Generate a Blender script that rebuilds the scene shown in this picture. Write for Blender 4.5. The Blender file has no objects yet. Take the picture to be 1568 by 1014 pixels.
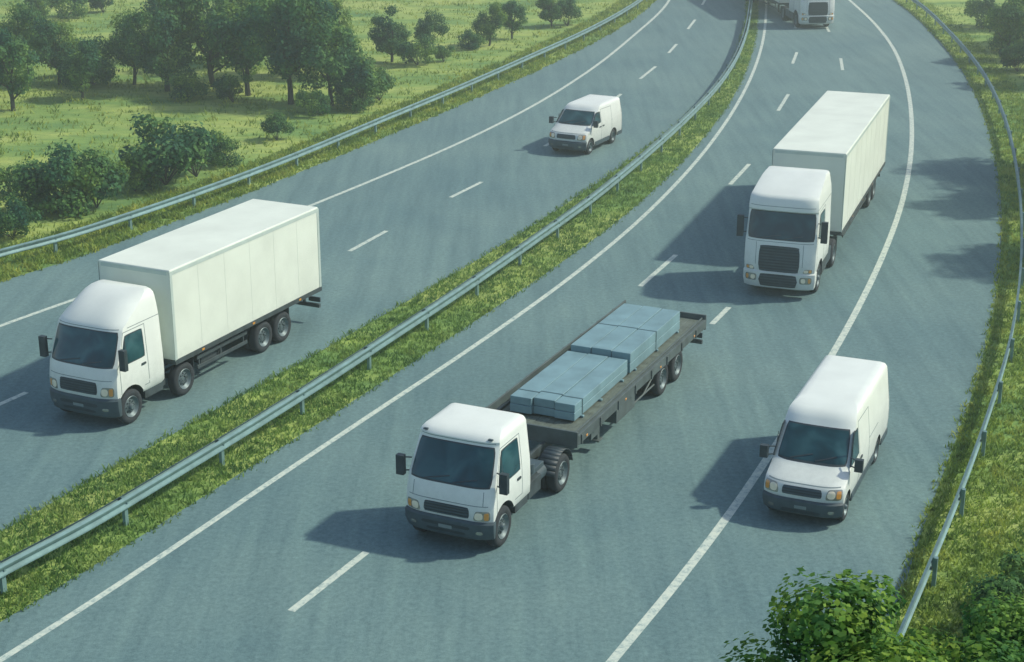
import bpy, bmesh, math, random
from mathutils import Vector, Matrix
R=math.radians
rnd=random.Random(7)
scene=bpy.context.scene
COL=scene.collection

# ------------------------------------------------------------------ camera
cam=bpy.data.cameras.new('camera'); co=bpy.data.objects.new('camera',cam); COL.objects.link(co)
co.location=(0,0,17.5); co.rotation_euler=(R(71),0,0)
cam.sensor_width=36; cam.lens=57.4; cam.clip_end=6000; cam.clip_start=.1
scene.camera=co
scene.view_settings.view_transform='Standard'
try: scene.view_settings.look='None'
except Exception: pass
scene.view_settings.exposure=0

# ------------------------------------------------------------------ light
to_sun=Vector((.99*math.cos(R(43)),.13*math.cos(R(43)),math.sin(R(43)))).normalized()
w=bpy.data.worlds.new('World'); scene.world=w; w.use_nodes=True
nt=w.node_tree; nt.nodes.clear()
sk=nt.nodes.new('ShaderNodeTexSky'); sk.sky_type='NISHITA'; sk.sun_disc=False
sk.sun_elevation=R(43); sk.sun_rotation=math.atan2(.99,.13)
sk.dust_density=1.4; sk.ozone_density=1.2
bg=nt.nodes.new('ShaderNodeBackground'); bg.inputs[1].default_value=.15
ou=nt.nodes.new('ShaderNodeOutputWorld')
nt.links.new(sk.outputs[0],bg.inputs[0]); nt.links.new(bg.outputs[0],ou.inputs[0])
sl=bpy.data.lights.new('sun','SUN'); sl.energy=3.75; sl.angle=R(2.2); sl.color=(1,.965,.77)
so=bpy.data.objects.new('sun',sl); COL.objects.link(so); so.location=(60,10,60)
so.rotation_euler=to_sun.to_track_quat('Z','Y').to_euler()

# ------------------------------------------------------------------ materials
def base_mat(name):
    m=bpy.data.materials.new(name); m.use_nodes=True
    n=m.node_tree.nodes; l=m.node_tree.links
    return m,n,l,n['Principled BSDF'],n['Material Output']
def noise(n,l,vec,scale,detail=4,rough=.55):
    t=n.new('ShaderNodeTexNoise'); t.inputs['Scale'].default_value=scale
    t.inputs['Detail'].default_value=detail; t.inputs['Roughness'].default_value=rough
    l.new(vec,t.inputs['Vector']); return t
def ramp(n,l,fac,stops):
    r=n.new('ShaderNodeValToRGB'); e=r.color_ramp.elements
    e[0].position=stops[0][0]; e[0].color=(*stops[0][1],1)
    e[1].position=stops[-1][0]; e[1].color=(*stops[-1][1],1)
    for p,c in stops[1:-1]:
        q=e.new(p); q.color=(*c,1)
    l.new(fac,r.inputs[0]); return r
def mixc(n,l,a,b,fac,mode='MIX'):
    m=n.new('ShaderNodeMix'); m.data_type='RGBA'; m.blend_type=mode
    if isinstance(fac,(int,float)): m.inputs[0].default_value=fac
    else: l.new(fac,m.inputs[0])
    for s,i in ((a,6),(b,7)):
        if isinstance(s,tuple): m.inputs[i].default_value=(*s,1)
        else: l.new(s,m.inputs[i])
    return m.outputs[2]
def mat(name,col,rough=.5,metal=0,amt=.12,scale=3,bump=0,coat=0,spec=.5,grime=0):
    m,n,l,b,o=base_mat(name)
    tc=n.new('ShaderNodeTexCoord')
    t=noise(n,l,tc.outputs['Object'],scale,6)
    r=ramp(n,l,t.outputs[0],[(.3,tuple(c*(1-amt) for c in col)),(.7,tuple(min(1,c*(1+amt*.6)) for c in col))])
    out=r.outputs[0]
    if grime:   # road dirt thrown up on the lower panels
        sx=n.new('ShaderNodeSeparateXYZ'); l.new(tc.outputs['Object'],sx.inputs[0])
        t3=noise(n,l,tc.outputs['Object'],5,8,.75)
        ad=n.new('ShaderNodeMath'); ad.operation='MULTIPLY_ADD'; l.new(t3.outputs[0],ad.inputs[0]); ad.inputs[1].default_value=1.6; l.new(sx.outputs[2],ad.inputs[2])
        mr=n.new('ShaderNodeMapRange'); mr.inputs['From Min'].default_value=1.1; mr.inputs['From Max'].default_value=2.4
        mr.inputs['To Min'].default_value=grime; mr.inputs['To Max'].default_value=.03; l.new(ad.outputs[0],mr.inputs['Value'])
        out=mixc(n,l,out,(.24,.29,.27),mr.outputs[0])
    l.new(out,b.inputs['Base Color'])
    b.inputs['Roughness'].default_value=rough; b.inputs['Metallic'].default_value=metal
    b.inputs['Coat Weight'].default_value=coat; b.inputs['Specular IOR Level'].default_value=spec
    if bump:
        bp=n.new('ShaderNodeBump'); bp.inputs['Strength'].default_value=bump; bp.inputs['Distance'].default_value=.02
        t2=noise(n,l,tc.outputs['Object'],scale*12,4); l.new(t2.outputs[0],bp.inputs['Height']); l.new(bp.outputs[0],b.inputs['Normal'])
    return m
PAINT=mat('white_paint',(.74,.81,.76),.45,0,.06,1.2,coat=.08,grime=.45)
BOXW=mat('box_panel_white',(.72,.80,.71),.6,0,.09,.7,grime=.38)
DARK=mat('dark_plastic',(.028,.048,.058),.55,0,.25,5)
BUMP=mat('bumper_plastic',(.050,.085,.100),.6,0,.2,4)
CHASS=mat('chassis_steel',(.050,.074,.080),.65,.1,.35,3,bump=.3)
TYRE=mat('tyre_rubber',(.026,.036,.042),.85,0,.2,9,bump=.3)
RIM=mat('wheel_rim',(.13,.18,.19),.5,.4,.2,5)
LAMP=mat('headlamp',(.85,.78,.58),.15,0,.08,9,coat=1)
AMBER=mat('indicator',(.7,.32,.06),.2,0,.1,9,coat=1)
REDL=mat('tail_lamp',(.5,.03,.02),.25,0,.1,9)
RAIL=mat('galvanised_steel',(.18,.31,.31),.5,.3,.25,2.5,bump=.1)
WOOD=mat('deck_planks',(.12,.155,.13),.75,0,.35,4,bump=.4)
CARGO=mat('wrapped_boards',(.175,.31,.345),.55,0,.2,1.6,bump=.12)
STRAP=mat('strap',(.05,.11,.13),.6,0,.1,6)
BARK=mat('bark',(.05,.055,.04),.9,0,.4,6,bump=.6)
SEAM=mat('panel_seam',(.16,.22,.23),.6,0,.1,6)
def glass():
    m,n,l,b,o=base_mat('window_glass'); tc=n.new('ShaderNodeTexCoord')
    t=noise(n,l,tc.outputs['Object'],1.3,3,.4); t.inputs['Distortion'].default_value=.6
    r=ramp(n,l,t.outputs[0],[(.36,(.008,.038,.050)),(.52,(.016,.070,.086)),(.66,(.040,.12,.135))])
    l.new(r.outputs[0],b.inputs['Base Color']); b.inputs['Roughness'].default_value=.09
    b.inputs['Specular IOR Level'].default_value=.55
    return m
GLASS=glass()

def asphalt():
    m,n,l,b,o=base_mat('asphalt'); tc=n.new('ShaderNodeTexCoord')
    mp=n.new('ShaderNodeMapping'); mp.inputs['Rotation'].default_value=(0,0,R(27))
    mp.inputs['Scale'].default_value=(1.6,.10,1)
    l.new(tc.outputs['Object'],mp.inputs['Vector'])
    st=noise(n,l,mp.outputs[0],1.3,6,.6)
    bigt=noise(n,l,tc.outputs['Object'],.12,5,.6)
    fine=noise(n,l,tc.outputs['Object'],7,9,.85)
    c1=ramp(n,l,bigt.outputs[0],[(.3,(.110,.198,.213)),(.7,(.155,.252,.250))])
    c2=ramp(n,l,st.outputs[0],[(.3,(.82,.85,.87)),(.5,(1,1,1)),(.72,(1.15,1.13,1.09))])
    a=mixc(n,l,c1.outputs[0],c2.outputs[0],1.0,'MULTIPLY')
    c3=ramp(n,l,fine.outputs[0],[(.30,(.62,.65,.68)),(.70,(1.38,1.35,1.30))])
    a=mixc(n,l,a,c3.outputs[0],1.0,'MULTIPLY')
    l.new(a,b.inputs['Base Color']); b.inputs['Roughness'].default_value=.85
    b.inputs['Specular IOR Level'].default_value=.25
    bp=n.new('ShaderNodeBump'); bp.inputs['Strength'].default_value=.6; bp.inputs['Distance'].default_value=.014
    g=noise(n,l,tc.outputs['Object'],30,5,.75); l.new(g.outputs[0],bp.inputs['Height']); l.new(bp.outputs[0],b.inputs['Normal'])
    return m
ASPH=asphalt()
def linepaint():
    m,n,l,b,o=base_mat('road_marking_paint'); tc=n.new('ShaderNodeTexCoord')
    t=noise(n,l,tc.outputs['Object'],5,9,.8)
    r=ramp(n,l,t.outputs[0],[(.36,(.20,.32,.32)),(.49,(.50,.59,.52)),(.7,(.68,.73,.60))])
    l.new(r.outputs[0],b.inputs['Base Color']); b.inputs['Roughness'].default_value=.8
    return m
LINE=linepaint()
def meadow():
    m,n,l,b,o=base_mat('meadow_grass'); tc=n.new('ShaderNodeTexCoord')
    mp=n.new('ShaderNodeMapping'); mp.inputs['Scale'].default_value=(.6,1.3,1); mp.inputs['Rotation'].default_value=(0,0,R(-12))
    l.new(tc.outputs['Object'],mp.inputs['Vector'])
    big=noise(n,l,mp.outputs[0],.16,6,.6); med=noise(n,l,mp.outputs[0],1.1,6,.7); f=noise(n,l,tc.outputs['Object'],11,6,.8)
    c=ramp(n,l,big.outputs[0],[(.32,(.12,.245,.095)),(.45,(.21,.34,.10)),(.55,(.34,.44,.13)),(.65,(.38,.46,.15)),(.75,(.24,.38,.13))])
    c2=ramp(n,l,med.outputs[0],[(.3,(.58,.70,.73)),(.5,(1,1,1)),(.75,(1.2,1.15,1.0))])
    a=mixc(n,l,c.outputs[0],c2.outputs[0],1,'MULTIPLY')
    c3=ramp(n,l,f.outputs[0],[(.3,(.72,.77,.72)),(.7,(1.22,1.2,1.15))])
    a=mixc(n,l,a,c3.outputs[0],.8,'MULTIPLY')
    l.new(a,b.inputs['Base Color']); b.inputs['Roughness'].default_value=.95; b.inputs['Specular IOR Level'].default_value=.1
    bp=n.new('ShaderNodeBump'); bp.inputs['Strength'].default_value=.5; bp.inputs['Distance'].default_value=.08
    l.new(f.outputs[0],bp.inputs['Height']); l.new(bp.outputs[0],b.inputs['Normal'])
    return m
MEAD=meadow()
def foliage(name,dark,mid,light,sc,trans=.3):
    m,n,l,b,o=base_mat(name); ge=n.new('ShaderNodeNewGeometry'); oi=n.new('ShaderNodeObjectInfo')
    t=noise(n,l,ge.outputs['Position'],sc,4,.6)
    r=ramp(n,l,t.outputs[0],[(.36,dark),(.5,mid),(.64,light)])
    r2=ramp(n,l,ge.outputs['Random Per Island'],[(0,(.62,.70,.72)),(.6,(1,1,1)),(1,(1.4,1.3,1.0))])
    a=mixc(n,l,r.outputs[0],r2.outputs[0],1,'MULTIPLY')
    r3=ramp(n,l,oi.outputs['Random'],[(0,(.74,.88,1.0)),(1,(1.2,1.1,.85))])
    a=mixc(n,l,a,r3.outputs[0],1,'MULTIPLY')
    l.new(a,b.inputs['Base Color']); b.inputs['Roughness'].default_value=.7; b.inputs['Specular IOR Level'].default_value=.2
    tr=n.new('ShaderNodeBsdfTranslucent'); l.new(a,tr.inputs[0])
    mx=n.new('ShaderNodeMixShader'); mx.inputs[0].default_value=trans
    l.new(b.outputs[0],mx.inputs[1]); l.new(tr.outputs[0],mx.inputs[2]); l.new(mx.outputs[0],o.inputs[0])
    return m
LEAF=foliage('leaves',(.030,.120,.078),(.080,.200,.075),(.200,.330,.075),.6,.35)
LEAF2=foliage('leaves_near',(.045,.150,.055),(.105,.250,.060),(.220,.360,.070),1.4,.4)
BLADE=foliage('grass_blades',(.14,.25,.075),(.23,.35,.090),(.34,.42,.12),.8,.4)

# ------------------------------------------------------------------ mesh builder
class M:
    def __init__(s): s.v=[];s.f=[];s.m=[]
    def quad(s,a,b,c,d,mi=0):
        i=len(s.v); s.v+= [tuple(a),tuple(b),tuple(c),tuple(d)]; s.f.append((i,i+1,i+2,i+3)); s.m.append(mi)
    def box(s,c,d,mi=0,rot=None):
        i=len(s.v)
        for x in(-1,1):
            for y in(-1,1):
                for z in(-1,1):
                    p=Vector((x*d[0]/2,y*d[1]/2,z*d[2]/2))
                    if rot is not None: p=rot@p
                    s.v.append(tuple(p+Vector(c)))
        for f in((0,1,3,2),(4,6,7,5),(0,4,5,1),(2,3,7,6),(0,2,6,4),(1,5,7,3)):
            s.f.append(tuple(i+k for k in f)); s.m.append(mi)
    def bx(s,x0,x1,y0,y1,z0,z1,mi=0):
        s.box(((x0+x1)/2,(y0+y1)/2,(z0+z1)/2),(abs(x1-x0),abs(y1-y0),abs(z1-z0)),mi)
    def bar(s,a,b,r,mi=0,n=8,r2=None):
        a=Vector(a);b=Vector(b);d=(b-a).normalized(); r2=r if r2 is None else r2
        u=d.orthogonal().normalized(); w_=d.cross(u); i=len(s.v)
        for k in range(n):
            t=2*math.pi*k/n; o=u*math.cos(t)+w_*math.sin(t)
            s.v.append(tuple(a+o*r)); s.v.append(tuple(b+o*r2))
        for k in range(n):
            j=(k+1)%n; s.f.append((i+2*k,i+2*j,i+2*j+1,i+2*k+1)); s.m.append(mi)
        s.f.append(tuple(i+2*k for k in range(n))[::-1]); s.m.append(mi)
        s.f.append(tuple(i+2*k+1 for k in range(n))); s.m.append(mi)
    def lathe(s,prof,c,sgn=1,n=32):   # prof [(r,y,mat)], axis y
        i=len(s.v); c=Vector(c)
        for (r,y,_) in prof:
            for k in range(n):
                t=2*math.pi*k/n
                s.v.append((c.x+r*math.cos(t),c.y+sgn*y,c.z+r*math.sin(t)))
        for p in range(len(prof)-1):
            for k in range(n):
                j=(k+1)%n; q=(i+p*n+k,i+p*n+j,i+(p+1)*n+j,i+(p+1)*n+k)
                s.f.append(q if sgn<0 else q[::-1]); s.m.append(prof[p][2])
    def patch(s,fn,q,off,mi=0,nu=10,nv=6,k=.06,out=Vector((1,0,0)),depth=.03,n=6):
        base=len(s.v)
        def pt(u,v):
            uu=u*(1-k*abs(v)**n); vv=v*(1-k*abs(u)**n)
            a=(uu+1)/2; b=(vv+1)/2
            U=(q[0][0]*(1-a)+q[1][0]*a)*(1-b)+(q[3][0]*(1-a)+q[2][0]*a)*b
            Z=(q[0][1]*(1-a)+q[1][1]*a)*(1-b)+(q[3][1]*(1-a)+q[2][1]*a)*b
            p=fn(U,Z); e=.004
            nn=(fn(U+e,Z)-fn(U-e,Z)).cross(fn(U,Z+e)-fn(U,Z-e))
            if nn.length<1e-12: nn=out.copy()
            nn.normalize()
            if nn.dot(out)<0: nn=-nn
            return p,nn
        P=[[pt(-1+2*i/nu,-1+2*j/nv) for i in range(nu+1)] for j in range(nv+1)]
        for j in range(nv+1):
            for i in range(nu+1):
                p,nn=P[j][i]; s.v.append(tuple(p+nn*off))
        W=nu+1
        for j in range(nv):
            for i in range(nu):
                a=base+j*W+i; s.f.append((a,a+1,a+W+1,a+W)); s.m.append(mi)
        bd=[(0,i) for i in range(nu+1)]+[(j,nu) for j in range(1,nv+1)]+[(nv,i) for i in range(nu-1,-1,-1)]+[(j,0) for j in range(nv-1,0,-1)]
        b0=len(s.v)
        for j,i in bd:
            p,nn=P[j][i]; s.v.append(tuple(p+nn*(off-depth)))
        L=len(bd)
        for t in range(L):
            t2=(t+1)%L; a=base+bd[t][0]*W+bd[t][1]; b=base+bd[t2][0]*W+bd[t2][1]
            s.f.append((a,b0+t,b0+t2,b)); s.m.append(mi)
    def build(s,name,mats,parent=None,bevel=0,angle=32,fix=True,smooth=True):
        me=bpy.data.meshes.new(name); me.from_pydata(s.v,[],s.f)
        for m in mats: me.materials.append(m)
        me.polygons.foreach_set('material_index',s.m)
        if fix:
            bm=bmesh.new(); bm.from_mesh(me); bmesh.ops.recalc_face_normals(bm,faces=bm.faces); bm.to_mesh(me); bm.free()
        if smooth:
            me.polygons.foreach_set('use_smooth',[True]*len(me.polygons)); me.set_sharp_from_angle(angle=R(angle))
        ob=bpy.data.objects.new(name,me); COL.objects.link(ob)
        if parent: ob.parent=parent
        if bevel:
            b=ob.modifiers.new('bevel','BEVEL'); b.width=bevel; b.segments=2; b.limit_method='ANGLE'; b.angle_limit=R(40)
            b.harden_normals=True
        return ob

class Body:
    """shell built from horizontal rings (z, x_front, x_rear, half_width, front_bow)"""
    def __init__(s,rings,p=5.0): s.r=rings; s.p=p
    def at(s,z):
        r=s.r
        if z<=r[0][0]: return r[0][1:]
        for a,b in zip(r,r[1:]):
            if z<=b[0]:
                t=(z-a[0])/(b[0]-a[0]); return tuple(a[i]*(1-t)+b[i]*t for i in range(1,5))
        return r[-1][1:]
    def front(s,t,z):
        xf,xr,w,b=s.at(z); return Vector((xf-b*abs(t)**s.p,w*t,z))
    def left(s,x,z): return Vector((x,s.at(z)[2],z))
    def right(s,x,z): return Vector((x,-s.at(z)[2],z))
    def mesh(s,mi=0,nf=32):
        m=M(); n=0
        for z,xf,xr,w,b in s.r:
            pts=[]
            for k in range(nf+1):
                t=math.sin(math.pi/2*(-1+2*k/nf)); pts.append((xf-b*abs(t)**s.p,w*t))
            rb=min(.07,w*.2)
            for k in range(1,6):
                f=k/6; pts.append(((xf-b)*(1-f)+(xr+rb)*f,w))
            pts+=[(xr+rb,w),(xr+.3*rb,w-.3*rb),(xr,w-rb),(xr,0),(xr,-w+rb),(xr+.3*rb,-w+.3*rb),(xr+rb,-w)]
            for k in range(5,0,-1):
                f=k/6; pts.append(((xf-b)*(1-f)+(xr+rb)*f,-w))
            n=len(pts); m.v+=[(x,y,z) for x,y in pts]
        L=len(s.r)
        for j in range(L-1):
            for k in range(n):
                k2=(k+1)%n; m.f.append((j*n+k,j*n+k2,(j+1)*n+k2,(j+1)*n+k)); m.m.append(mi)
        m.f.append(tuple(range(n))[::-1]); m.m.append(1); m.f.append(tuple((L-1)*n+k for k in range(n))); m.m.append(mi)
        return m
def body_obj(name,B,parent,mats,arches=(),angle=34):
    ob=B.mesh().build(name,mats,parent,angle=angle)
    if arches:
        cuts=[]
        for x,z,r in arches:
            for sy in(1,-1):
                c=M(); prof=[(0,-.45,1),(r,-.45,1),(r,.45,1),(0,.45,1)]
                c.lathe(prof,(x,sy*(B.at(z+.3)[2]+.02),z),1,40)
                cu=c.build('cut',[mats[0],mats[1]],None,smooth=False)
                bm=bmesh.new(); bm.from_mesh(cu.data); bmesh.ops.remove_doubles(bm,verts=bm.verts,dist=1e-4); bmesh.ops.recalc_face_normals(bm,faces=bm.faces); bm.to_mesh(cu.data); bm.free()
                md=ob.modifiers.new('arch','BOOLEAN'); md.operation='DIFFERENCE'; md.object=cu; md.solver='EXACT'; cuts.append(cu)
        par=ob.parent; ob.parent=None
        dg=bpy.context.evaluated_depsgraph_get(); dg.update()
        me=bpy.data.meshes.new_from_object(ob.evaluated_get(dg))
        ob.modifiers.clear(); ob.data=me; ob.parent=par
        for c in cuts: bpy.data.objects.remove(c)
        me.polygons.foreach_set('use_smooth',[True]*len(me.polygons)); me.set_sharp_from_angle(angle=R(angle))
    return ob
LX=Vector((1,0,0)); LY=Vector((0,1,0))
def empty(name,pos,h):
    e=bpy.data.objects.new(name,None); COL.objects.link(e); e.empty_display_size=.5
    e.location=(pos[0],pos[1],.0105); e.rotation_euler=(0,0,math.atan2(-h[1],-h[0])); return e
def wheel(m,x,y,Rr,wd,sgn,dish=.02,n=36):
    h=.5*wd
    prof=[(0.001,h+dish,1),(.13*Rr,h+dish,1),(.17*Rr,h+dish-.03,1),(.19*Rr,h-.05,1),(.42*Rr,h-.075,1),(.52*Rr,h-.045,1),(.55*Rr,h-.02,1),(.60*Rr,h+.002,1),(.63*Rr,h-.012,0),
          (.68*Rr,h+.004,0),(.82*Rr,h+.008,0),(.93*Rr,h-.008,0),(.985*Rr,h-.035,0),(Rr,h-.06,0),(Rr,-h+.06,0),(.93*Rr,-h+.01,0),(.6*Rr,-h,0),(.001,-h+.05,0)]
    m.lathe(prof,(x,y,Rr),sgn,n)
    for k in range(8):
        t=2*math.pi*k/8
        m.bar((x+.33*Rr*math.cos(t),y+sgn*(h-.09),Rr+.33*Rr*math.sin(t)),(x+.33*Rr*math.cos(t),y+sgn*(h-.052),Rr+.33*Rr*math.sin(t)),.055*Rr,2,8)
        t+=.39
        m.bar((x+.25*Rr*math.cos(t),y+sgn*(h-.09),Rr+.25*Rr*math.sin(t)),(x+.25*Rr*math.cos(t),y+sgn*(h-.03),Rr+.25*Rr*math.sin(t)),.03*Rr,1,6)
def mirrors(p,x,w,z,hgt=.42,wd=.2):
    m=M()
    for s in(1,-1):
        m.box((x,s*(w+.22),z),(.14,wd,hgt),0)
        m.bar((x-.12,s*(w-.02),z+hgt*.35),(x,s*(w+.22),z+hgt*.38),.018)
        m.bar((x-.12,s*(w-.02),z-hgt*.3),(x,s*(w+.22),z-hgt*.32),.018)
        m.box((x-.073,s*(w+.22),z),(.006,wd*.8,hgt*.85),1)
    m.build('mirrors',[DARK,GLASS],p,bevel=.035)

def cab_details(p,B,spec):
    """windscreen, side glass, grille, lamps, seams as parts on the shell B"""
    g=M(); s=M()
    z0,z1,t0,t1=spec['ws']
    s.patch(B.front,[(-t0-.025,z0-.04),(t0+.025,z0-.04),(t1+.025,z1+.035),(-t1-.025,z1+.035)],.006,0,28,8,.03)
    g.patch(B.front,[(-t0,z0),(t0,z0),(t1,z1),(-t1,z1)],.014,0,28,8,.03)
    for a,b in((-.55,.0),(.1,.62)):
        s.patch(B.front,[(a,z0+.02),(a+.02,z0+.0),(b+.02,z0+.13),(b,z0+.15)],.03,0,6,1,0,depth=.012)
    xa,xb,xa2,xb2,zz0,zz1=spec['sw']
    for fn,o in((B.left,LY),(B.right,-LY)):
        s.patch(fn,[(xa-.03,zz0-.03),(xb+.03,zz0-.03),(xb2+.03,zz1+.03),(xa2-.03,zz1+.03)],.006,0,8,6,.04,out=o)
        g.patch(fn,[(xa,zz0),(xb,zz0),(xb2,zz1),(xa2,zz1)],.013,0,8,6,.04,out=o)
        s.patch(fn,[(xb-.26,zz0),(xb-.23,zz0),(xb-.23,zz1-.1),(xb-.26,zz1-.1)],.017,0,2,4,0,out=o,depth=.01)
        for (x0,za,x1,zb) in spec['seams']:
            if abs(x1-x0)<abs(zb-za): qd=[(x0-.009,za),(x0+.009,za),(x1+.009,zb),(x1-.009,zb)]
            else: qd=[(x0,za-.009),(x1,zb-.009),(x1,zb+.009),(x0,za+.009)]
            s.patch(fn,qd,.003,1,10,10,0,out=o,depth=.008)
        for hx,hz in spec['handles']:
            s.patch(fn,[(hx-.1,hz-.03),(hx+.1,hz-.03),(hx+.1,hz+.03),(hx-.1,hz+.03)],.025,0,4,2,.1,out=o,depth=.03)
    g.build('windows',[GLASS],p,fix=False)
    for t0_,za,t1_,zb in spec.get('fseams',()):
        if abs(zb-za)<.02: qd=[(t0_,za-.008),(t1_,zb-.008),(t1_,zb+.008),(t0_,za+.008)]
        else: qd=[(t0_-.006,za),(t0_+.006,za),(t1_+.006,zb),(t1_-.006,zb)]
        s.patch(B.front,qd,.003,1,24 if abs(zb-za)<.02 else 1,8 if abs(zb-za)>.02 else 1,0,depth=.008)
    z0,z1,t=spec['grille']
    s.patch(B.front,[(-t,z0),(t,z0),(t*.97,z1),(-t*.97,z1)],.012,0,16,4,.05)
    n=spec.get('slats',4)
    for k in range(n):
        zz=z0+(z1-z0)*(k+.5)/n; hh=(z1-z0)/n*.22
        s.patch(B.front,[(-t*.94,zz-hh),(t*.94,zz-hh),(t*.94,zz+hh),(-t*.94,zz+hh)],.03,2,16,1,0)
    s.build('grille_and_trim',[DARK,SEAM,BUMP],p,fix=False)
    l=M(); z0,z1,ta,tb=spec['lamp']
    for sg in(1,-1):
        q=[(sg*ta,z0),(sg*tb,z0),(sg*tb,z1),(sg*(ta+.05),z1)]
        if sg<0: q=[q[1],q[0],q[3],q[2]]
        l.patch(B.front,q,.014,1,12,5,.10)
        c=(z0+z1)/2; hh=(z1-z0)*.36
        tm=ta+(tb-ta)*.36; dt=(tb-ta)*.24
        l.patch(B.front,[(sg*tm-dt,c-hh),(sg*tm+dt,c-hh),(sg*tm+dt,c+hh),(sg*tm-dt,c+hh)],.026,0,8,6,.22,n=3)
        tm=ta+(tb-ta)*.80; dt=(tb-ta)*.13
        l.patch(B.front,[(sg*tm-dt,c-hh),(sg*tm+dt,c-hh),(sg*tm+dt,c+hh),(sg*tm-dt,c+hh)],.024,2,5,5,.12,n=3)
    l.build('headlamps',[LAMP,mats_lamp,AMBER],p,fix=False)
mats_lamp=mat('lamp_housing',(.36,.38,.32),.2,.5,.2,8,coat=1)
PLATE=mat('number_plate',(.20,.26,.26),.4,0,.1,9)

def bumper(p,rings,slots=(),mt=None,lamps=True):
    B=Body(rings); body_obj('bumper',B,p,[mt or BUMP,BUMP])
    s=M()
    for t,z0,z1 in slots: s.patch(B.front,[(-t,z0),(t,z0),(t,z1),(-t,z1)],.008,0,16,2,.08)
    if lamps:
        zc=(rings[0][0]+rings[-1][0])/2
        for sg in(.74,-.74): s.patch(B.front,[(sg-.07,zc-.05),(sg+.07,zc-.05),(sg+.07,zc+.04),(sg-.07,zc+.04)],.012,1,4,4,.2,n=3)
        s.patch(B.front,[(-.15,zc+.0),(.15,zc+.0),(.15,zc+.08),(-.15,zc+.08)],.014,2,6,2,.03)
    s.build('bumper_slots',[DARK,mats_lamp,PLATE],p,fix=False)

def chassis(p,x0,x1,z=.95,wheels=(),Rr=.5):
    m=M()
    for s in(.42,-.42): m.bx(x0,x1,s-.04,s+.04,z-.14,z+.12)
    x=x1
    while x<x0:
        m.bx(x,x+.1,-.38,.38,z-.08,z+.06); x+=1.1
    for wx in wheels:
        m.bar((wx,-.95,Rr),(wx,.95,Rr),.08); m.box((wx,0,Rr),(.34,.34,.34))
        for s in(.55,-.55): m.box((wx,s,z-.22),(.9,.08,.06))
    m.build('chassis',[CHASS],p,bevel=.008)
def underrun(p,x,w,z=.55):
    m=M(); m.bx(x-.08,x+.02,-w,w,z-.06,z+.06)
    for s in(.6,-.6): m.bx(x-.05,x+.01,s-.04,s+.04,z+.06,1.05)
    for s in(w-.25,-w+.25):
        m.bx(x-.14,x-.085,s-.22,s+.22,z+.1,z+.26,1); m.bx(x-.145,x-.141,s-.2,s-.05,z+.12,z+.24,2)
    m.build('underrun_bar',[CHASS,DARK,REDL],p,bevel=.01)
def box_body(p,x0,x1,w,z0,z1,name='cargo_box'):
    m=M(); m.bx(x0,x1,-w,w,z0+.12,z1-.0,0); m.build(name,[BOXW],p,bevel=.035)
    t=M(); e=.012
    for xx in(x0,x1):
        for s in(1,-1):
            a=xx-(.10 if xx==x0 else 0) ; b=a+.10
            t.bx(a+(.0 if xx==x0 else -e),b+(e if xx==x0 else 0),s*w-(0 if s>0 else e),s*w+(e if s>0 else 0),z0+.1,z1-.05,0)
    for s in(1,-1):
        t.bx(x1+.1,x0-.1,s*w-(0 if s>0 else e),s*w+(e if s>0 else 0),z1-.16,z1-.05,0)
        t.bx(x1-.01,x0+.01,s*w-(.06 if s>0 else .02),s*w+(.02 if s>0 else .06),z0,z0+.14,1)
    t.bx(x0-.02,x0+e,-w+.1,w-.1,z1-.16,z1-.05,0); t.bx(x0-.05,x0+e*1.2,-w+.02,w-.02,z0,z0+.12,1)
    t.bx(x1-e,x1+.05,-w+.02,w-.02,z0,z0+.12,1)
    n=int((x0-x1)/1.25)
    for k in range(1,n):
        xx=x1+(x0-x1)*k/n
        for s in(1,-1):
            t.bx(xx-.006,xx+.006,s*w-(0 if s>0 else .003),s*w+(.003 if s>0 else 0),z0+.14,z1-.16,2)
            if k%2: t.bx(xx-.06,xx+.06,s*(w+.006)-.014,s*(w+.006)+.022,z0+.04,z0+.10,3)
    t.bx(x1-.012,x1,-.008,.008,z0+.14,z1-.1,1)
    for yy in(-.75,-.25,.25,.75): t.bar((x1-.03,yy,z0+.15),(x1-.03,yy,z1-.12),.018,0)
    t.build(name+'_frame',[BOXT,CHASS,SEAMW,AMBER],p,bevel=.006)
BOXT=mat('box_edge_trim',(.50,.61,.57),.5,.1,.08,3)
SEAMW=mat('panel_joint',(.60,.68,.62),.5,0,.05,3)

def wheels_obj(p,lst,Rr,wd,name='wheels',twin=()):
    m=M()
    for x,tr in lst:
        for s in(1,-1):
            wheel(m,x,s*(tr-wd/2),Rr,wd,s,dish=(.03 if x>-1 else -.06))
            if x in twin: wheel(m,x,s*(tr-wd*1.6),Rr,wd,s)
    return m.build(name,[TYRE,RIM,DARK],p,fix=False,angle=30)

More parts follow.
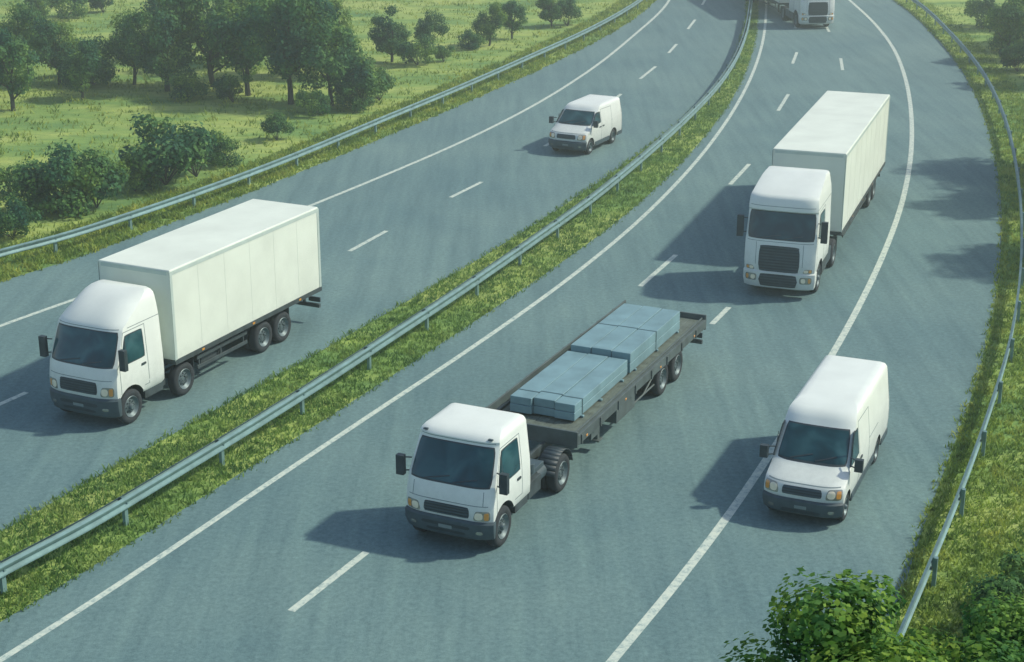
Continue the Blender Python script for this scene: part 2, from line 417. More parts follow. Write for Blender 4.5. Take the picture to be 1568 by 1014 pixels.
# ------------------------------------------------------------------ vehicles
def flatbed():
    p=empty('flatbed_truck',(-1.22,35.57),(.42,.9075))
    B=Body([(.74,.70,-1.52,1.10,.18),(.80,.76,-1.55,1.14,.18),(1.02,.78,-1.55,1.15,.18),(1.25,.76,-1.55,1.15,.18),(1.62,.68,-1.55,1.14,.18),(1.74,.63,-1.55,1.13,.18),
            (2.52,.20,-1.54,1.05,.15),(2.59,.17,-1.54,1.04,.15),(2.65,.18,-1.53,1.04,.15),(2.71,.13,-1.52,1.02,.15),(2.77,.00,-1.50,.98,.16),(2.80,-.18,-1.47,.91,.16),(2.815,-.34,-1.4,.8,.16)])
    body_obj('cab',B,p,[PAINT,DARK],[(0,.52,.62)])
    cab_details(p,B,dict(ws=(1.70,2.51,.91,.91),sw=(-.90,.30,-.88,-.02,1.64,2.42),
        seams=[(-1.01,.95,-1.01,2.5),(.40,1.0,.40,1.62),(-1.01,.95,-.62,.95),(.40,1.62,.04,2.5),(-1.01,2.5,.04,2.5)],handles=[(-.82,1.42)],
        fseams=[(-.9,1.26,.9,1.26),(-.93,2.61,.93,2.61),(-.80,1.26,-.80,1.60),(.80,1.26,.80,1.60)],
        grille=(.93,1.20,.52),slats=4,lamp=(.90,1.14,.60,.94)))
    m=M()
    for y in(-.85,.85): m.box((.11,y,2.715),(.07,.12,.04))
    m.build('roof_markers',[BUMP],p,bevel=.012)
    bumper(p,[(.36,.68,.42,1.08,.24),(.42,.78,.42,1.14,.22),(.62,.84,.45,1.17,.20),(.82,.84,.45,1.17,.20),(.87,.80,.45,1.15,.20)],[(.55,.66,.74),(.45,.50,.57)])
    mirrors(p,.46,1.14,1.84,.50,.2)
    m=M()
    m.bx(-1.40,-.66,.70,1.12,.55,.76,0); m.bx(-1.40,-.66,-1.12,-.70,.55,.76,0)
    m.bx(-2.35,-1.60,.55,1.05,.50,.92,0); m.bar((-2.9,.78,.74),(-2.42,.78,.74),.2,1,16); m.bx(-2.6,-1.65,-1.05,-.5,.5,.98,0)
    m.bx(-1.95,-1.60,-.5,.5,.95,1.45,0); m.bar((-1.7,.5,1.3),(-2.8,.3,1.2),.03,0); m.bar((-1.7,.2,1.45),(-2.9,.1,1.35),.03,0)
    m.bar((-2.0,.9,1.05),(-2.0,.9,1.30),.12,1,12); m.bx(-2.75,-1.75,.45,.95,.95,1.08,1)
    m.build('chassis_equipment',[CHASS,BUMP],p,bevel=.02)
    chassis(p,-.2,-4.5,.92,(0,-3.45)); 
    m=M(); n=12
    for s in(1,-1):
        for k in range(n):
            a0=R(10+160*k/n);a1=R(10+160*(k+1)/n); r=.60
            y0,y1=s*.72,s*1.2
            m.quad((-3.45+r*math.cos(a0),y0,.52+r*math.sin(a0)),(-3.45+r*math.cos(a1),y0,.52+r*math.sin(a1)),(-3.45+r*math.cos(a1),y1,.52+r*math.sin(a1)),(-3.45+r*math.cos(a0),y1,.52+r*math.sin(a0)))
    o=m.build('mudguards',[DARK],p,fix=False); sd=o.modifiers.new('s','SOLIDIFY'); sd.thickness=.02
    wheels_obj(p,[(0,1.12),(-3.45,1.18),(-10.95,1.18),(-12.25,1.18)],.50,.28,twin=(-3.45,-10.95,-12.25))
    m=M(); X0,X1,W=-4.05,-14.3,1.3; 
    m.bx(X1,X0,-W+.06,W-.06,1.22,1.30,1)
    for s in(1,-1):
        m.bx(X1,X0,s*W-.05,s*W+.05,1.06,1.34,0)
        m.bx(X1,X0,s*(W-.07)-.02,s*(W-.07)+.02,1.34,1.40,0)
        m.bx(X1+.4,X0-.5,s*.5-.07,s*.5+.07,.86,1.06,0)
    m.bx(X0,X0+.07,-W-.05,W+.05,1.00,1.44,0)
    m.bx(X1-.07,X1,-W-.05,W+.05,1.00,1.48,0)
    k=X0-.2
    while k>X1:
        m.bx(k-.05,k+.05,-W-.09,-W-.05,1.0,1.6,0); m.bx(k-.04,k+.04,W+.05,W+.085,1.04,1.30,0)
        m.bx(k-.05,k+.05,-W+.1,W-.1,1.10,1.215,0); k-=1.3
    m.bx(X1,X0,-W-.045,-W+.005,1.38,1.62,0)
    for s in(.95,-.95): m.bx(-6.35,-6.2,s-.07,s+.07,.35,1.06,0); m.bx(-6.42,-6.12,s-.14,s+.14,.30,.35,0)
    m.bx(-8.4,-7.0,.85,1.25,.55,1.04,0); m.bar((-10.1,1.2,.62),(-8.45,1.2,.62),.03,0); m.bar((-10.2,1.2,1.0),(-9.2,1.2,.62),.03,0)
    m.bx(-5.9,-5.3,.8,1.2,.7,1.05,0)
    for xx in(-4.6,-7.4,-10.2,-13.2): m.bx(xx-.05,xx+.05,W+.05,W+.07,1.12,1.18,2)
    m.build('trailer_deck',[CHASS2,WOOD,AMBER],p,bevel=.012)
    chassis(p,-9.9,-13.6,.92,(-10.95,-12.25))
    underrun(p,-14.2,1.28,.62)
    m=M(); y=-1.12
    while y<1.15: m.bx(X1+.05,X0-.05,y-.075,y+.075,1.30,1.318,0); y+=.16
    m.build('deck_boards',[WOOD],p)
    c=M(); s=M()
    def slab(xf,xr,y0,y1,z0,z1): c.bx(xr,xf,y0,y1,z0,z1)
    def straps(xf,xr,y0,y1,z0,z1,fr):
        for f in fr:
            xx=xf+(xr-xf)*f; e=.007
            s.bx(xx-.025,xx+.025,y0-e,y1+e,z1,z1+e); s.bx(xx-.025,xx+.025,y1,y1+e,z0,z1); s.bx(xx-.025,xx+.025,y0-e,y0,z0,z1)
    for (y0,y1,xf,z1) in((-.92,-.30,-4.75,1.82),(-.285,.33,-4.85,1.83),(.345,.92,-4.80,1.82)):
        slab(xf,-8.65,y0,y1,1.38,1.60); slab(xf-.02,-8.65,y0+.004,y1-.004,1.606,z1)
        straps(xf,-8.6,y0,y1,1.38,z1,(.14,))
    for (y0,y1,xf,z1) in((-.88,-.26,-8.76,1.96),(-.245,.36,-8.78,1.97),(.375,.95,-8.76,1.96)):
        slab(xf,-13.0,y0,y1,1.38,1.66); slab(xf-.02,-13.0,y0+.004,y1-.004,1.666,z1)
        straps(xf,-13.0,y0,y1,1.38,z1,(.5,))
    for xx in(-5.3,-6.6,-8.2,-9.2,-11,-12.8): c.bx(xx-.05,xx+.05,-.95,.98,1.32,1.38)
    c.build('cargo_slabs',[CARGO],p,bevel=.015); s.build('cargo_straps',[STRAP],p)
CHASS2=mat('painted_steel_frame',(.090,.125,.125),.6,.1,.3,2,bump=.2)
flatbed()

def box_truck():
    p=empty('box_truck',(-11.75,43.3),(.432,.902))
    B=Body([(.74,.74,-1.5,1.12,.22),(.82,.80,-1.55,1.17,.22),(1.05,.83,-1.55,1.19,.22),(1.3,.82,-1.55,1.19,.22),(1.72,.76,-1.55,1.18,.22),(1.86,.70,-1.55,1.17,.22),
            (2.74,.32,-1.55,1.13,.20),(2.82,.30,-1.55,1.12,.22),(2.92,.22,-1.55,1.11,.30),(3.05,.08,-1.55,1.09,.38),(3.18,-.10,-1.55,1.07,.44),(3.32,-.34,-1.55,1.04,.44),(3.44,-.62,-1.55,1.0,.4),(3.52,-.9,-1.54,.93,.3),(3.57,-1.15,-1.52,.8,.2)],4.2)
    body_obj('cab',B,p,[PAINT,DARK],[(0,.52,.62)])
    cab_details(p,B,dict(ws=(1.84,2.72,.91,.91),sw=(-.70,.34,-.68,.04,1.82,2.60),
        seams=[(-.82,.95,-.82,2.72),(.42,1.0,.42,1.78),(-.82,.95,-.62,.95),(.42,1.78,.12,2.72),(-.82,2.72,.12,2.72),(-1.5,2.80,-.1,2.80)],handles=[(-.62,1.6)],
        fseams=[(-.93,2.81,.93,2.81),(-.9,1.46,.9,1.46)],
        grille=(1.04,1.40,.55),slats=5,lamp=(1.0,1.28,.62,.94)))
    bumper(p,[(.34,.70,.42,1.12,.26),(.40,.80,.42,1.18,.24),(.62,.87,.45,1.21,.24),(.88,.87,.45,1.21,.24),(.94,.82,.45,1.19,.24)],[(.55,.68,.78),(.48,.50,.58)])
    mirrors(p,.50,1.18,2.08,.60,.2)
    m=M(); m.bx(-1.5,-.66,.70,1.12,.5,.76,0); m.bx(-1.5,-.66,-1.12,-.70,.5,.76,0)
    m.bx(-1.75,-1.57,-1.0,1.0,.8,1.3,0); m.bx(-1.82,-1.60,.45,.95,.5,.8,0)
    for s in(1,-1):
        for z in(.62,.92): m.bx(-5.75,-3.15,s*1.12-.02,s*1.12+.02,z-.06,z+.06,0)
        for x in(-3.3,-4.4,-5.6): m.bx(x-.03,x+.03,s*1.07-.03,s*1.07+.03,.55,1.12,0)
        m.bx(-8.35,-8.31,s*.75-.25,s*.75+.25,.35,1.1,1); m.bx(-3.1,-3.06,s*.85-.2,s*.85+.2,.4,1.1,1)
    m.bx(-4.6,-3.5,.5,1.0,.6,1.0,0)
    m.build('chassis_equipment',[CHASS,DARK],p,bevel=.012)
    chassis(p,-.2,-9.6,.92,(0,-2.45,-6.6,-7.7))
    wheels_obj(p,[(0,1.16),(-2.45,1.18),(-6.6,1.18),(-7.7,1.18)],.50,.28,twin=(-6.6,-7.7))
    box_body(p,-1.95,-9.9,1.27,1.12,3.98)
    underrun(p,-9.85,1.2,.58)
box_truck()

def semi(pos,h):
    p=empty('semi_trailer_truck',pos,h)
    B=Body([(.90,1.28,-1.75,1.18,.18),(.96,1.32,-1.8,1.22,.18),(1.3,1.33,-1.8,1.24,.18),(2.0,1.28,-1.8,1.24,.18),(2.14,1.24,-1.8,1.23,.18),(3.05,1.02,-1.8,1.21,.18),(3.10,1.10,-1.8,1.21,.20),(3.22,1.09,-1.8,1.21,.20),
            (3.48,1.02,-1.8,1.19,.20),(3.56,.96,-1.8,1.18,.22),(3.61,.84,-1.8,1.165,.22),(3.70,.45,-1.8,1.15,.22),(3.80,.0,-1.8,1.13,.22),(3.90,-.5,-1.8,1.11,.2),(3.97,-.95,-1.79,1.07,.16),(3.99,-1.15,-1.76,1.0,.12)])
    body_obj('cab',B,p,[PAINT,DARK],[(0,.55,.66)])
    cab_details(p,B,dict(ws=(2.14,3.02,.92,.92),sw=(-.42,.72,-.40,.50,2.12,2.92),
        seams=[(-.56,1.1,-.56,3.05),(.86,1.2,.86,2.08),(.86,2.08,.64,3.05),(-.56,3.05,.64,3.05),(-1.75,3.18,.9,3.18)],handles=[(-.38,1.9)],
        fseams=[(-.93,3.24,.93,3.24),(-.93,2.03,.93,2.03),(-.66,1.2,-.66,2.0),(.66,1.2,.66,2.0)],
        grille=(.98,1.90,.58),slats=9,lamp=(1.0,1.14,.68,.93)))
    BB=[(.34,1.20,.75,1.16,.22),(.40,1.30,.75,1.22,.20),(.66,1.36,.72,1.25,.20),(.94,1.37,.70,1.25,.20),(.99,1.32,.70,1.23,.20)]
    bumper(p,BB,[(.54,.44,.90)],mt=PAINT,lamps=False)
    b=Body(BB); l=M()
    for sg in(1,-1): 
        l.patch(b.front,[(sg*.76-.16,.62),(sg*.76+.16,.62),(sg*.76+.16,.86),(sg*.76-.16,.86)],.014,1,8,4,.1)
        l.patch(b.front,[(sg*.70-.06,.66),(sg*.70+.06,.66),(sg*.70+.06,.82),(sg*.70-.06,.82)],.026,0,6,6,.2,n=3)
        l.patch(b.front,[(sg*.86-.035,.66),(sg*.86+.035,.66),(sg*.86+.035,.82),(sg*.86-.035,.82)],.026,2,6,6,.2,n=3)
    for k in range(4): l.patch(b.front,[(-.50,.49+k*.10),(.50,.49+k*.10),(.50,.53+k*.10),(-.50,.53+k*.10)],.02,3,12,1,0)
    l.build('bumper_lamps',[LAMP,mats_lamp,AMBER,BUMP],p,fix=False)
    mirrors(p,1.02,1.24,2.45,.75,.22)
    m=M()
    for s in(1,-1):
        m.bx(-1.75,-.72,s*.95-.24,s*.95+.24,.42,.90,0); m.bx(-2.8,-1.8,s*.95-.22,s*.95+.22,.45,.95,1)
        for z in(.6,.92): m.bx(-11.6,-5.4,s*1.2-.02,s*1.2+.02,z-.05,z+.05,0)
        m.bx(-5.6,-5.5,s*.9-.06,s*.9+.06,.3,1.1,0)
        for x in(-5.6,-7.5,-9.5,-11.4): m.bx(x-.03,x+.03,s*1.15-.03,s*1.15+.03,.55,1.0,0)
        m.bx(-4.05,-4.02,s*.9-.3,s*.9+.3,.4,.95,0); m.bx(-14.7,-14.67,s*.9-.3,s*.9+.3,.35,1.0,0)
        m.bx(-2.1,-1.82,s*1.1-.02,s*1.1+.02,1.1,3.5,2)
    m.build('chassis_equipment',[CHASS,BUMP,PAINT],p,bevel=.012)
    chassis(p,-.2,-4.5,.88,(0,-3.3)); chassis(p,-4.6,-15.9,.92,(-12.6,-13.9))
    wheels_obj(p,[(0,1.2),(-3.3,1.22),(-12.6,1.24),(-13.9,1.24)],.52,.30,twin=(-3.3,))
    box_body(p,-3.85,-16.1,1.36,1.05,4.16,'trailer_box')
    underrun(p,-16.0,1.2,.58)
    return p
semi((9.68,55.48),(.336,.942))
semi((21.5,117.9),(-.12,.993))

def van(pos,h,sc=1,wb=3.8,rear=-5.2,ht=2.42):
    p=empty('delivery_van',pos,h)
    zt=lambda z: z if z<1.38 else 1.38+(z-1.38)*(ht-1.38)/(2.42-1.38)
    rr=[(.30,.55,rear+.06,.90,.22),(.38,.66,rear,.95,.22),(.62,.74,rear,.975,.22),(.80,.76,rear,.985,.22),(.96,.73,rear,.985,.24),(1.05,.66,rear,.985,.28),(1.10,.56,rear,.985,.32),(1.18,.34,rear,.98,.32),(1.27,.12,rear,.975,.28),(1.34,-.06,rear,.97,.22),
        (2.10,-.80,rear+.04,.885,.17),(2.20,-.88,rear+.05,.87,.17),(2.31,-1.0,rear+.06,.85,.19),(2.37,-1.18,rear+.08,.81,.2),(2.41,-1.46,rear+.14,.73,.2),(2.42,-1.75,rear+.25,.58,.2)]
    B=Body([(zt(z),a,b,c,d) for z,a,b,c,d in rr],4.2)
    body_obj('body',B,p,[PAINT,DARK],[(0,.36,.44),(-wb,.36,.44)],angle=30)
    z1=zt(2.03); 
    sw=(-1.14,-.18,-1.12,-.74,1.36,zt(2.0))
    cab_details(p,B,dict(ws=(1.37,z1,.87,.86),sw=sw,
        seams=[(-1.24,.5,-1.24,zt(2.14)),(-.04,.9,-.04,1.3),(-2.45,.5,-2.45,zt(2.1)),(-1.24,.5,-.5,.5),(-2.45,zt(2.1),-1.24,zt(2.14)),(rear+1.6 if wb>3 else rear+1.2,1.25,-2.45,1.25),(rear+.12,.6,rear+.12,zt(2.2))],handles=[(-1.06,1.14),(-1.42,1.14)],
        fseams=[(-.9,1.06,.9,1.06)],
        grille=(.80,1.0,.50),slats=3,lamp=(.78,1.02,.58,.96)))
    bumper(p,[(.26,.66,.40,.92,.25),(.32,.76,.44,.97,.23),(.52,.82,.46,1.0,.23),(.66,.82,.46,1.0,.23),(.70,.77,.46,.985,.23)],[(.5,.36,.44)])
    mirrors(p,-.10,.96,1.46,.32,.2)
    m=M()
    for s in(1,-1):
        m.bx(-wb+.5,-.5,s*.955-.03,s*.955+.03,.30,.50,0)
        m.bx(rear+.03,-wb-.5,s*.955-.03,s*.955+.03,.32,.50,0)
        m.bx(rear-.03,rear+.1,s*.82-.09,s*.82+.09,.9,1.35,1)
    m.bx(rear-.12,rear+.1,-.93,.93,.34,.56,0); m.bx(rear-.01,rear+.02,-.01,.01,.6,ht-.2,0)
    m.bx(rear+.3,.3,-.6,.6,.22,.34,0)
    m.build('sills_and_rear_bumper',[BUMP,REDL],p,bevel=.015)
    wheels_obj(p,[(0,.955),(-wb,.955)],.36,.22)
    return p
van((7.32,36.87),(.391,.9205))
van((2.91,77.3),(.454,.891),wb=2.7,rear=-3.75,ht=2.15)

# ------------------------------------------------------------------ road layout (metres; camera stands over the origin)
C={
'rail_left':[(-18.9,57.9),(-17.3,59.8),(-15.5,62.8),(-12.4,68.7),(-11,71.8),(-6.2,83.3),(-3.1,90.5),(.6,100.2),(5.2,111.9),(8.6,122.5),(11,132.3)],
'asph_left':[(-18.5,56.2),(-16.7,58.7),(-15.2,61.8),(-12.1,67.9),(-9.2,74.4),(-6.1,81.5),(-2.9,88.7),(.8,97.9),(5.4,110),(8.7,119.8),(11.5,132.3)],
'line_left':[(-17,51.3),(-15.1,54.3),(-12.1,59.9),(-8.7,66.8),(-5.5,73.1),(-2.7,79),(.7,87),(4.6,99),(7.9,110.8),(12.6,132.3)],
'med_l':[(-12.4,35.8),(-11.3,38.1),(-9.6,41.7),(-7.5,45.8),(-4.1,53),(-1.3,58.9),(1.8,66.1),(5.4,75),(8.7,84),(11.5,93.1),(13.7,101.8),(16.4,115.2),(18.7,132.3)],
'med_rail':[(-11.45,32.6),(-10.2,34.6),(-8.6,38),(-7.09,41.1),(-5.48,44.65),(-3.9,48.4),(-1.93,52.8),(1.38,61),(3.6,66.6),(4.9,70.4),(7.3,77.4),(9.4,84),(11.3,90.4),(13.05,97.2),(15.35,107.9),(17.6,121.6),(19.1,132.3)],
'med_r':[(-11.1,31.4),(-9.9,33.65),(-7.85,37.85),(-5.1,43.5),(-1.8,50.6),(1.6,58),(4.6,65.1),(7.2,72.5),(10.2,82.4),(12.5,91.2),(14.8,101.8),(17.3,115.2),(19.6,132.3)],
'line_in':[(-10.6,29.85),(-9.65,31.65),(-8.2,34.6),(-6.4,38.5),(-4.17,43.2),(-1.6,48.4),(1.7,55.6),(4.7,63.1),(7.6,71.5),(11.0,83.2),(13.9,95.1),(16.8,109.4),(18.8,121.6),(20.3,132.3)],
'line_out':[(2.04,29.7),(3.62,32.9),(5.27,36.5),(7.0,40.6),(10.1,48.4),(11.66,52.6),(13.9,58.9),(16.4,66.6),(18.75,75),(21.3,85.7),(23.6,97.2),(25.3,107.9),(26.4,118.2),(27.0,132.3)],
'asph_r':[(7.65,29.7),(9.46,34.6),(10.3,36.8),(11.4,39.5),(12.9,43.2),(14.8,48.1),(17.1,54.8),(19.8,63.5),(22.2,72.5),(25.2,85.7),(27.7,99.4),(29.3,112.2),(30.4,128.7),(30.5,132.3)],
'rail_r':[(8.55,30.8),(9.8,33.65),(11.3,37.1),(13.4,42.25),(15.5,47.5),(17.6,53.7),(19.6,60.1),(22.2,69.4),(25.4,82.4),(27.9,95.5),(29.8,110.5),(31.0,125.4),(31.2,131.2)],
}
near=Vector((-.40,-.915))*45; far=Vector((.02,1))*90
def crom(pts,step=.6):
    P=[Vector(p) for p in pts]
    P=[P[0]]+[P[i]*.6+(P[i-1]+P[i+1])*.2 if .5<(P[i]-P[i-1]).length/(P[i+1]-P[i]).length<2 else P[i] for i in range(1,len(P)-1)]+[P[-1]]
    P=[P[0]+near,P[0]+near*.5]+P+[P[-1]+far*.5,P[-1]+far]
    out=[]
    Q=[2*P[0]-P[1]]+P+[2*P[-1]-P[-2]]
    for i in range(1,len(Q)-2):
        a,b,c,d=Q[i-1:i+3]; n=max(2,int((c-b).length/step))
        L0=(b-a).length;L1=(c-b).length;L2=(d-c).length
        m1=((b-a)/L0*L1+(c-b)/L1*L0)/(L0+L1)*L1; m2=((c-b)/L1*L2+(d-c)/L2*L1)/(L1+L2)*L1
        for k in range(n):
            t=k/n; t2=t*t;t3=t2*t
            out.append(b*(2*t3-3*t2+1)+m1*(t3-2*t2+t)+c*(-2*t3+3*t2)+m2*(t3-t2))
    out.append(P[-1]); return out
def resample(pts,n):
    L=[0]
    for a,b in zip(pts,pts[1:]): L.append(L[-1]+(b-a).length)
    out=[];j=0
    for k in range(n):
        t=L[-1]*k/(n-1)
        while j<len(L)-2 and L[j+1]<t: j+=1
        f=(t-L[j])/max(1e-9,L[j+1]-L[j]); out.append(pts[j].lerp(pts[j+1],min(1,f)))
    return out
CV={k:crom(v) for k,v in C.items()}
def ribbon(name,a,b,z,mt,n=320,cross=1):
    A=resample(CV[a],n);B_=resample(CV[b],n); m=M()
    for p,q in zip(A,B_): m.v+=[(p.x,p.y,z),(q.x,q.y,z)]
    for i in range(n-1): m.f.append((2*i,2*i+1,2*i+3,2*i+2)); m.m.append(0)
    return m.build(name,[mt],smooth=False)
g=M(); g.quad((-2500,-800,0),(2500,-800,0),(2500,4000,0),(-2500,4000,0)); g.build('ground',[MEAD],smooth=False)
ribbon('road','asph_left','med_l',.010,ASPH)
ribbon('road','med_r','asph_r',.010,ASPH)
def strip(m,pts,wd,z=.015):
    n=len(pts); b=len(m.v)
    for i in range(n):
        t=(pts[min(i+1,n-1)]-pts[max(i-1,0)]).normalized(); nn=Vector((t.y,-t.x))
        for s in(-1,1): q=pts[i]+nn*s*wd/2; m.v.append((q.x,q.y,z))
    for i in range(n-1): m.f.append((b+2*i,b+2*i+1,b+2*i+3,b+2*i+2)); m.m.append(0)
m=M()
for k,wd in(('line_left',.2),('line_in',.18),('line_out',.22)): strip(m,resample(CV[k],400),wd)
D=[((-16.1,42.0),(-14.4,45.2)),((-11.4,50.6),(-9.9,53.4)),((-6.23,60.2),(-5.02,63.1)),((-2.65,68.5),(-1.35,71.3)),((1.6,78.6),(3.0,82.4)),((5.1,88.5),(6.2,92.2)),((7.64,97),(8.93,101.3)),((10.2,106.4),(11.06,110)),((12.5,116.7),(13.5,121.3)),((14.9,129.3),(15.8,134)),
 ((-9.6,21.5),(-8.3,24.4)),((-4.85,31.9),(-3.44,34.75)),((-.3,43.6),(1.1,46.9)),((4.58,55.7),(6.24,59.7)),((9.7,70.8),(11.1,74.8)),((14.4,87.4),(15.7,92.1)),((17.6,102.3),(18.6,106.7)),((20.2,117),(20.9,121)),
 ((6.66,51.5),(7.45,53.3)),((11.3,63.0),(12.5,66.4)),((15.6,77.5),(16.7,81.6)),((20.3,100),(21.0,104.3)),((22.3,115.4),(22.7,119.2))]
for a,b in D: strip(m,[Vector(a),(Vector(a)+Vector(b))/2,Vector(b)],.19)
m.build('road_markings',[LINE],smooth=False)

# ------------------------------------------------------------------ guardrails
def guardrail(key,side,spacing=4.0,double=False,phase=0):
    pts=CV[key]; m=M()
    L=sum((b-a).length for a,b in zip(pts,pts[1:])); n=int(L/.8); P=resample(pts,n)
    prof=[(.055,.46),(.085,.475),(.13,.50),(.13,.55),(.075,.60),(.075,.635),(.13,.685),(.13,.735),(.085,.76),(.055,.775)]
    sides=[side]+([-side] if double else [])
    for sd in sides:
        b=len(m.v)
        for i in range(n):
            t=(P[min(i+1,n-1)]-P[max(i-1,0)]).normalized(); nn=Vector((t.y,-t.x))*sd
            for o,z in prof: m.v.append((P[i].x+nn.x*o,P[i].y+nn.y*o,z))
        K=len(prof)
        for i in range(n-1):
            for k in range(K-1): m.f.append((b+i*K+k,b+i*K+k+1,b+(i+1)*K+k+1,b+(i+1)*K+k)); m.m.append(0)
    k=phase/L*len(P)
    step=spacing/(L/len(P))
    while k<n-1:
        i=int(k); t=(P[min(i+1,n-1)]-P[max(i-1,0)]).normalized(); ang=math.atan2(t.y,t.x); c=P[i]
        rot=Matrix.Rotation(ang,3,'Z')
        m.box((c.x,c.y,.34),(.12,.09,.80),0,rot)
        nn=Vector((t.y,-t.x))
        for sd in sides:
            m.box((c.x+nn.x*.055*sd,c.y+nn.y*.055*sd,.62),(.09,.05,.26),0,rot)
            m.box((c.x+nn.x*.09*sd,c.y+nn.y*.09*sd,.617),(.05,.03,.05),0,rot)
        k+=step
    m.build('guardrail',[RAIL],fix=False,angle=50)
guardrail('rail_left',1); guardrail('med_rail',1,double=True,phase=1.4); guardrail('rail_r',-1)

# ------------------------------------------------------------------ grass
def blades(name,gen,count,hmin,hmax,wd,per=4,spread=.07,seed=1):
    r=random.Random(seed); V=[];F=[]
    for _ in range(count):
        x,y=gen(r); s=r.uniform(.7,1.3)
        for k in range(per):
            a=r.uniform(0,6.283); px=x+r.gauss(0,spread); py=y+r.gauss(0,spread)
            h=r.uniform(hmin,hmax)*s; ln=r.uniform(.3,1.1)*h; b=r.uniform(0,6.283); ww=wd*s/2
            dx,dy=math.cos(a)*ww,math.sin(a)*ww; ex,ey=math.cos(b)*ln,math.sin(b)*ln
            i=len(V)
            V+=[(px-dx,py-dy,0),(px+dx,py+dy,0),(px+ex*.4+dx*.7,py+ey*.4+dy*.7,h*.6),(px+ex*.4-dx*.7,py+ey*.4-dy*.7,h*.6),(px+ex,py+ey,h)]
            F+=[(i,i+1,i+2,i+3),(i+3,i+2,i+4)]
    me=bpy.data.meshes.new(name); me.from_pydata(V,[],F); me.materials.append(BLADE)
    ob=bpy.data.objects.new(name,me); COL.objects.link(ob); return ob
def between(a,b,e0=-.03,e1=1.03,ymin=28,ymax=135,bias=1.0):
    A=resample(CV[a],600);B_=resample(CV[b],600)
    idx=[i for i in range(599) if ymin<A[i].y<ymax]
    wts=[(A[i]-B_[i]).length*(40/max(30,A[i].y))**bias for i in idx]
    def gen(r):
        i=r.choices(idx,cum_weights=cw)[0]; f=r.uniform(e0,e1); g=r.random()
        p=A[i].lerp(A[i+1],g); q=B_[i].lerp(B_[i+1],g); z=p.lerp(q,f); return z.x,z.y
    cw=[];t=0
    for w_ in wts: t+=w_; cw.append(t)
    return gen
blades('median_grass',between('med_l','med_r'),17000,.05,.15,.035)
CV['verge_r']=[p+Vector((1.6,-.6)) for p in CV['rail_r']]
blades('verge_grass',between('asph_r','verge_r'),11000,.06,.18,.04,seed=2)
CV['verge_l']=[p+Vector((-2.0,1.0)) for p in CV['rail_left']]
blades('verge_grass',between('asph_left','verge_l',ymin=50),10000,.08,.24,.05,seed=3)
RX=[(p.y,p.x) for p in CV['rail_left']]
def rail_x(y):
    for a,b in zip(RX,RX[1:]):
        if a[0]<=y<=b[0]: return a[1]+(b[1]-a[1])*(y-a[0])/max(1e-6,b[0]-a[0])
    return RX[-1][1]
def field_l(r):
    while True:
        x=r.uniform(-46,14); y=58+(r.random()**1.3)*85
        if x< rail_x(y)-1.5: return x,y
blades('field_grass',field_l,7000,.08,.25,.07,per=5,spread=.22,seed=4)
RR=[(p.y,p.x) for p in CV['rail_r']]
def rr_x(y):
    for a,b in zip(RR,RR[1:]):
        if a[0]<=y<=b[0]: return a[1]+(b[1]-a[1])*(y-a[0])/max(1e-6,b[0]-a[0])
    return RR[-1][1]
def field_r(r):
    y=26+(r.random()**1.6)*105; return rr_x(y)+.8+r.random()*14,y
blades('field_grass',field_r,6000,.05,.17,.05,per=5,spread=.14,seed=5)

# ------------------------------------------------------------------ trees
def tree_mesh(name,seed,h,rad,nleaf,leaf,nclump=18,zlow=.3,trunk=True,lm=LEAF,flat=1.0):
    r=random.Random(seed); m=M(); cl=[]
    for k in range(nclump):
        while True:
            x,y,z=r.uniform(-1,1),r.uniform(-1,1),r.uniform(-1,1); d=math.sqrt(x*x+y*y+z*z)
            if .25<d<1: break
        zz=h*(zlow+(1-zlow)*.5)+z*h*(1-zlow)*.42
        rc=rad*r.uniform(.20,.42)
        cl.append((Vector((x*rad*.85,y*rad*.85,zz)),rc))
    if trunk:
        a=Vector((0,0,-.1)); rr=h*.022+.04; top=Vector((r.uniform(-.15,.15)*rad,r.uniform(-.15,.15)*rad,h*.75)); pts=[]
        for k in range(7):
            f=k/6; pts.append(a.lerp(top,f)+Vector((r.uniform(-.04,.04),r.uniform(-.04,.04),0))*h*.2)
        for k in range(6): m.bar(pts[k],pts[k+1],rr*(1-k/6.5),0,8,rr*(1-(k+1)/6.5))
        for c,rc in cl[:12]:
            st=pts[min(5,max(1,int(c.z/h*5)-0))]; mid=st.lerp(c,.55)+Vector((0,0,-.05*h))
            m.bar(st,mid,rr*.42,0,6,rr*.26); m.bar(mid,c,rr*.26,0,5,rr*.1)
    else:
        for c,rc in cl[:8]: m.bar((0,0,0),c,.03,0,5,.01)
    tw=sum(rc*rc for _,rc in cl)
    for c,rc in cl:
        n=int(nleaf*rc*rc/tw)
        for _ in range(n):
            d=Vector((r.gauss(0,1),r.gauss(0,1),r.gauss(0,1))).normalized()
            q=rc*(.50+.60*r.random()**.6)*(1+.25*math.sin(5*d.x+seed)*math.cos(4*d.y+c.x))
            p=c+Vector((d.x,d.y,d.z*.8*flat))*q
            if p.z<.05: p.z=.05+r.random()*.2
            nn=(d+Vector((r.gauss(0,.5),r.gauss(0,.5),r.gauss(0,.5)+.35))).normalized()
            u=nn.orthogonal().normalized(); w_=nn.cross(u); t=r.uniform(0,6.283)
            u,w_=u*math.cos(t)+w_*math.sin(t),w_*math.cos(t)-u*math.sin(t)
            s=leaf*r.uniform(.6,1.3)
            m.quad(p-u*s*.5,p-w_*s*.33,p+u*s*.5,p+w_*s*.33,1)
    me=bpy.data.meshes.new(name); me.from_pydata(m.v,[],m.f); me.materials.append(BARK); me.materials.append(lm)
    me.polygons.foreach_set('material_index',m.m)
    return me
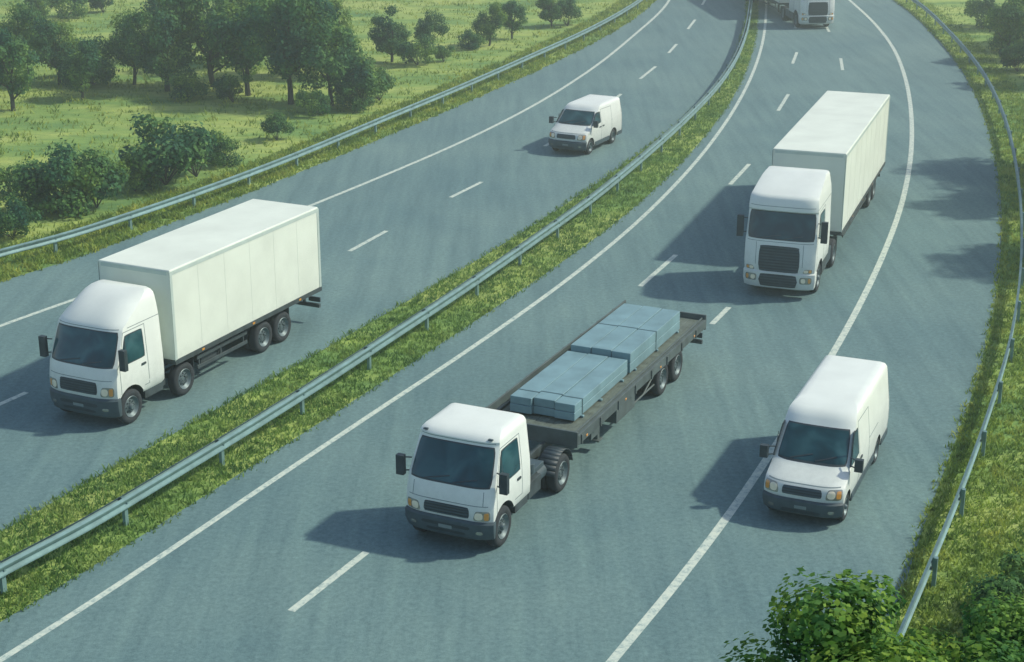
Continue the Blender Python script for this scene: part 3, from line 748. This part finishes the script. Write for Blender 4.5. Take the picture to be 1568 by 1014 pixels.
TM=[tree_mesh('tree_crown_%d'%k,10+k,6,2.2+.25*(k%3),7500,.22,24,.14) for k in range(5)]
SM=[tree_mesh('shrub_crown_%d'%k,40+k,2.4,1.5+.2*(k%2),4200,.16,15,.02,False) for k in range(4)]
def put(name,me,x,y,h,h0,wf=1.0,seed=0):
    r=random.Random(seed*13+5); ob=bpy.data.objects.new(name,me); COL.objects.link(ob)
    s=h/h0; ob.location=(x,y,0); ob.scale=(s*wf,s*wf,s); ob.rotation_euler=(0,0,r.uniform(0,6.28)); return ob
trees=[(-27,87.4,5.0),(-26.5,95.1,3.9),(-22.1,95.1,4.3),(-19.8,93.1,5.9),(-17.4,94.5,6.6),(-14.9,91.8,6.2),(-12.2,89.3,6.6),(-9.9,88.9,5.2),
 (-7.6,103,3.6),(-1.5,109.4,2.9),(0,112.2,3.0),(-30,90,5.5),(-29,98,4.4),(-33.6,115.2,3.2),(-17,101,6.5),(-13.5,98,5.6),(-21.5,104,4.6),
 (-31.5,95,5.6),(-34.5,101,5.2),(-10.8,98,4.8),(-19,114,4.6),(-38,113,4.6),(-5.4,107.5,2.6),(2.8,117.5,3.0),(-24,90.5,3.4),
 (31.4,103.5,4.6),(34.7,110,4.4),(35.6,104,5.2),(32.6,99.8,4.8),(36.4,117,5),
 (26.0,67.8,8.4),(27.4,73,8.4),(23.6,59.2,7.4),(34.4,96,8),(36,88,6)]
for i,(x,y,h) in enumerate(trees): put('broadleaf_tree',TM[i%5],x,y,h,6,.95,i)
shrubs=[(-25.5,97.2,2.6),(-24.5,95.1,2.8),(-8.2,88.3,2.6),(-5.9,101.8,1.9),(-4.3,103,1.2),(-2.8,107.9,1.3),(4,118.2,2.0),(-33,121.6,2.6),(-31,125,2.1),
 (-8.4,87.5,1.8),(-7.4,90.3,1.7),(-10.6,86,1.5),(-15.4,89.6,1.8),(-18.2,90.5,1.8),(-28.5,85,2.2),
 (-19.6,61.9,1.6),(-20.1,65.6,2.2),(-18.6,66.1,2.8),(-17.5,66.8,2.3),(-15.4,70.8,3.1),(-14.3,72.3,2.3),(-13.4,74.4,1.4),(-11.7,80,1.3),(-21.9,68.8,1.4),(-21.5,63.5,1.8),(-25,76,1.5),(-16.5,69.6,1.6),
 (33.6,117.5,2.2),(30.9,99.5,2.0),(32.6,107,2.4),(10.2,30.4,1.5),(11.2,31.4,1.5),(10.6,29.2,1.6)]
for i,(x,y,h) in enumerate(shrubs): put('shrub',SM[i%4],x,y,h,2.4,1.0,i+50)
NT=tree_mesh('near_tree_crown',99,6.0,1.75,30000,.11,34,.35,True,LEAF2)
put('broadleaf_tree',NT,5.75,21.9,5.75,6,1.36,200)
put('broadleaf_tree',NT,8.3,22.9,4.9,6,1.15,203)

# thin summer haze lying over the valley (a real scattering volume)
hz=M(); hz.bx(-260,260,20,420,.3,34); ho=hz.build('haze',[],smooth=False)
hm=bpy.data.materials.new('haze_air'); hm.use_nodes=True; hn=hm.node_tree.nodes; hn.remove(hn['Principled BSDF'])
vs=hn.new('ShaderNodeVolumeScatter'); vs.inputs['Color'].default_value=(.84,1,.88,1); vs.inputs['Density'].default_value=.0022; vs.inputs['Anisotropy'].default_value=.2
hm.node_tree.links.new(vs.outputs[0],hn['Material Output'].inputs['Volume']); ho.data.materials.append(hm)
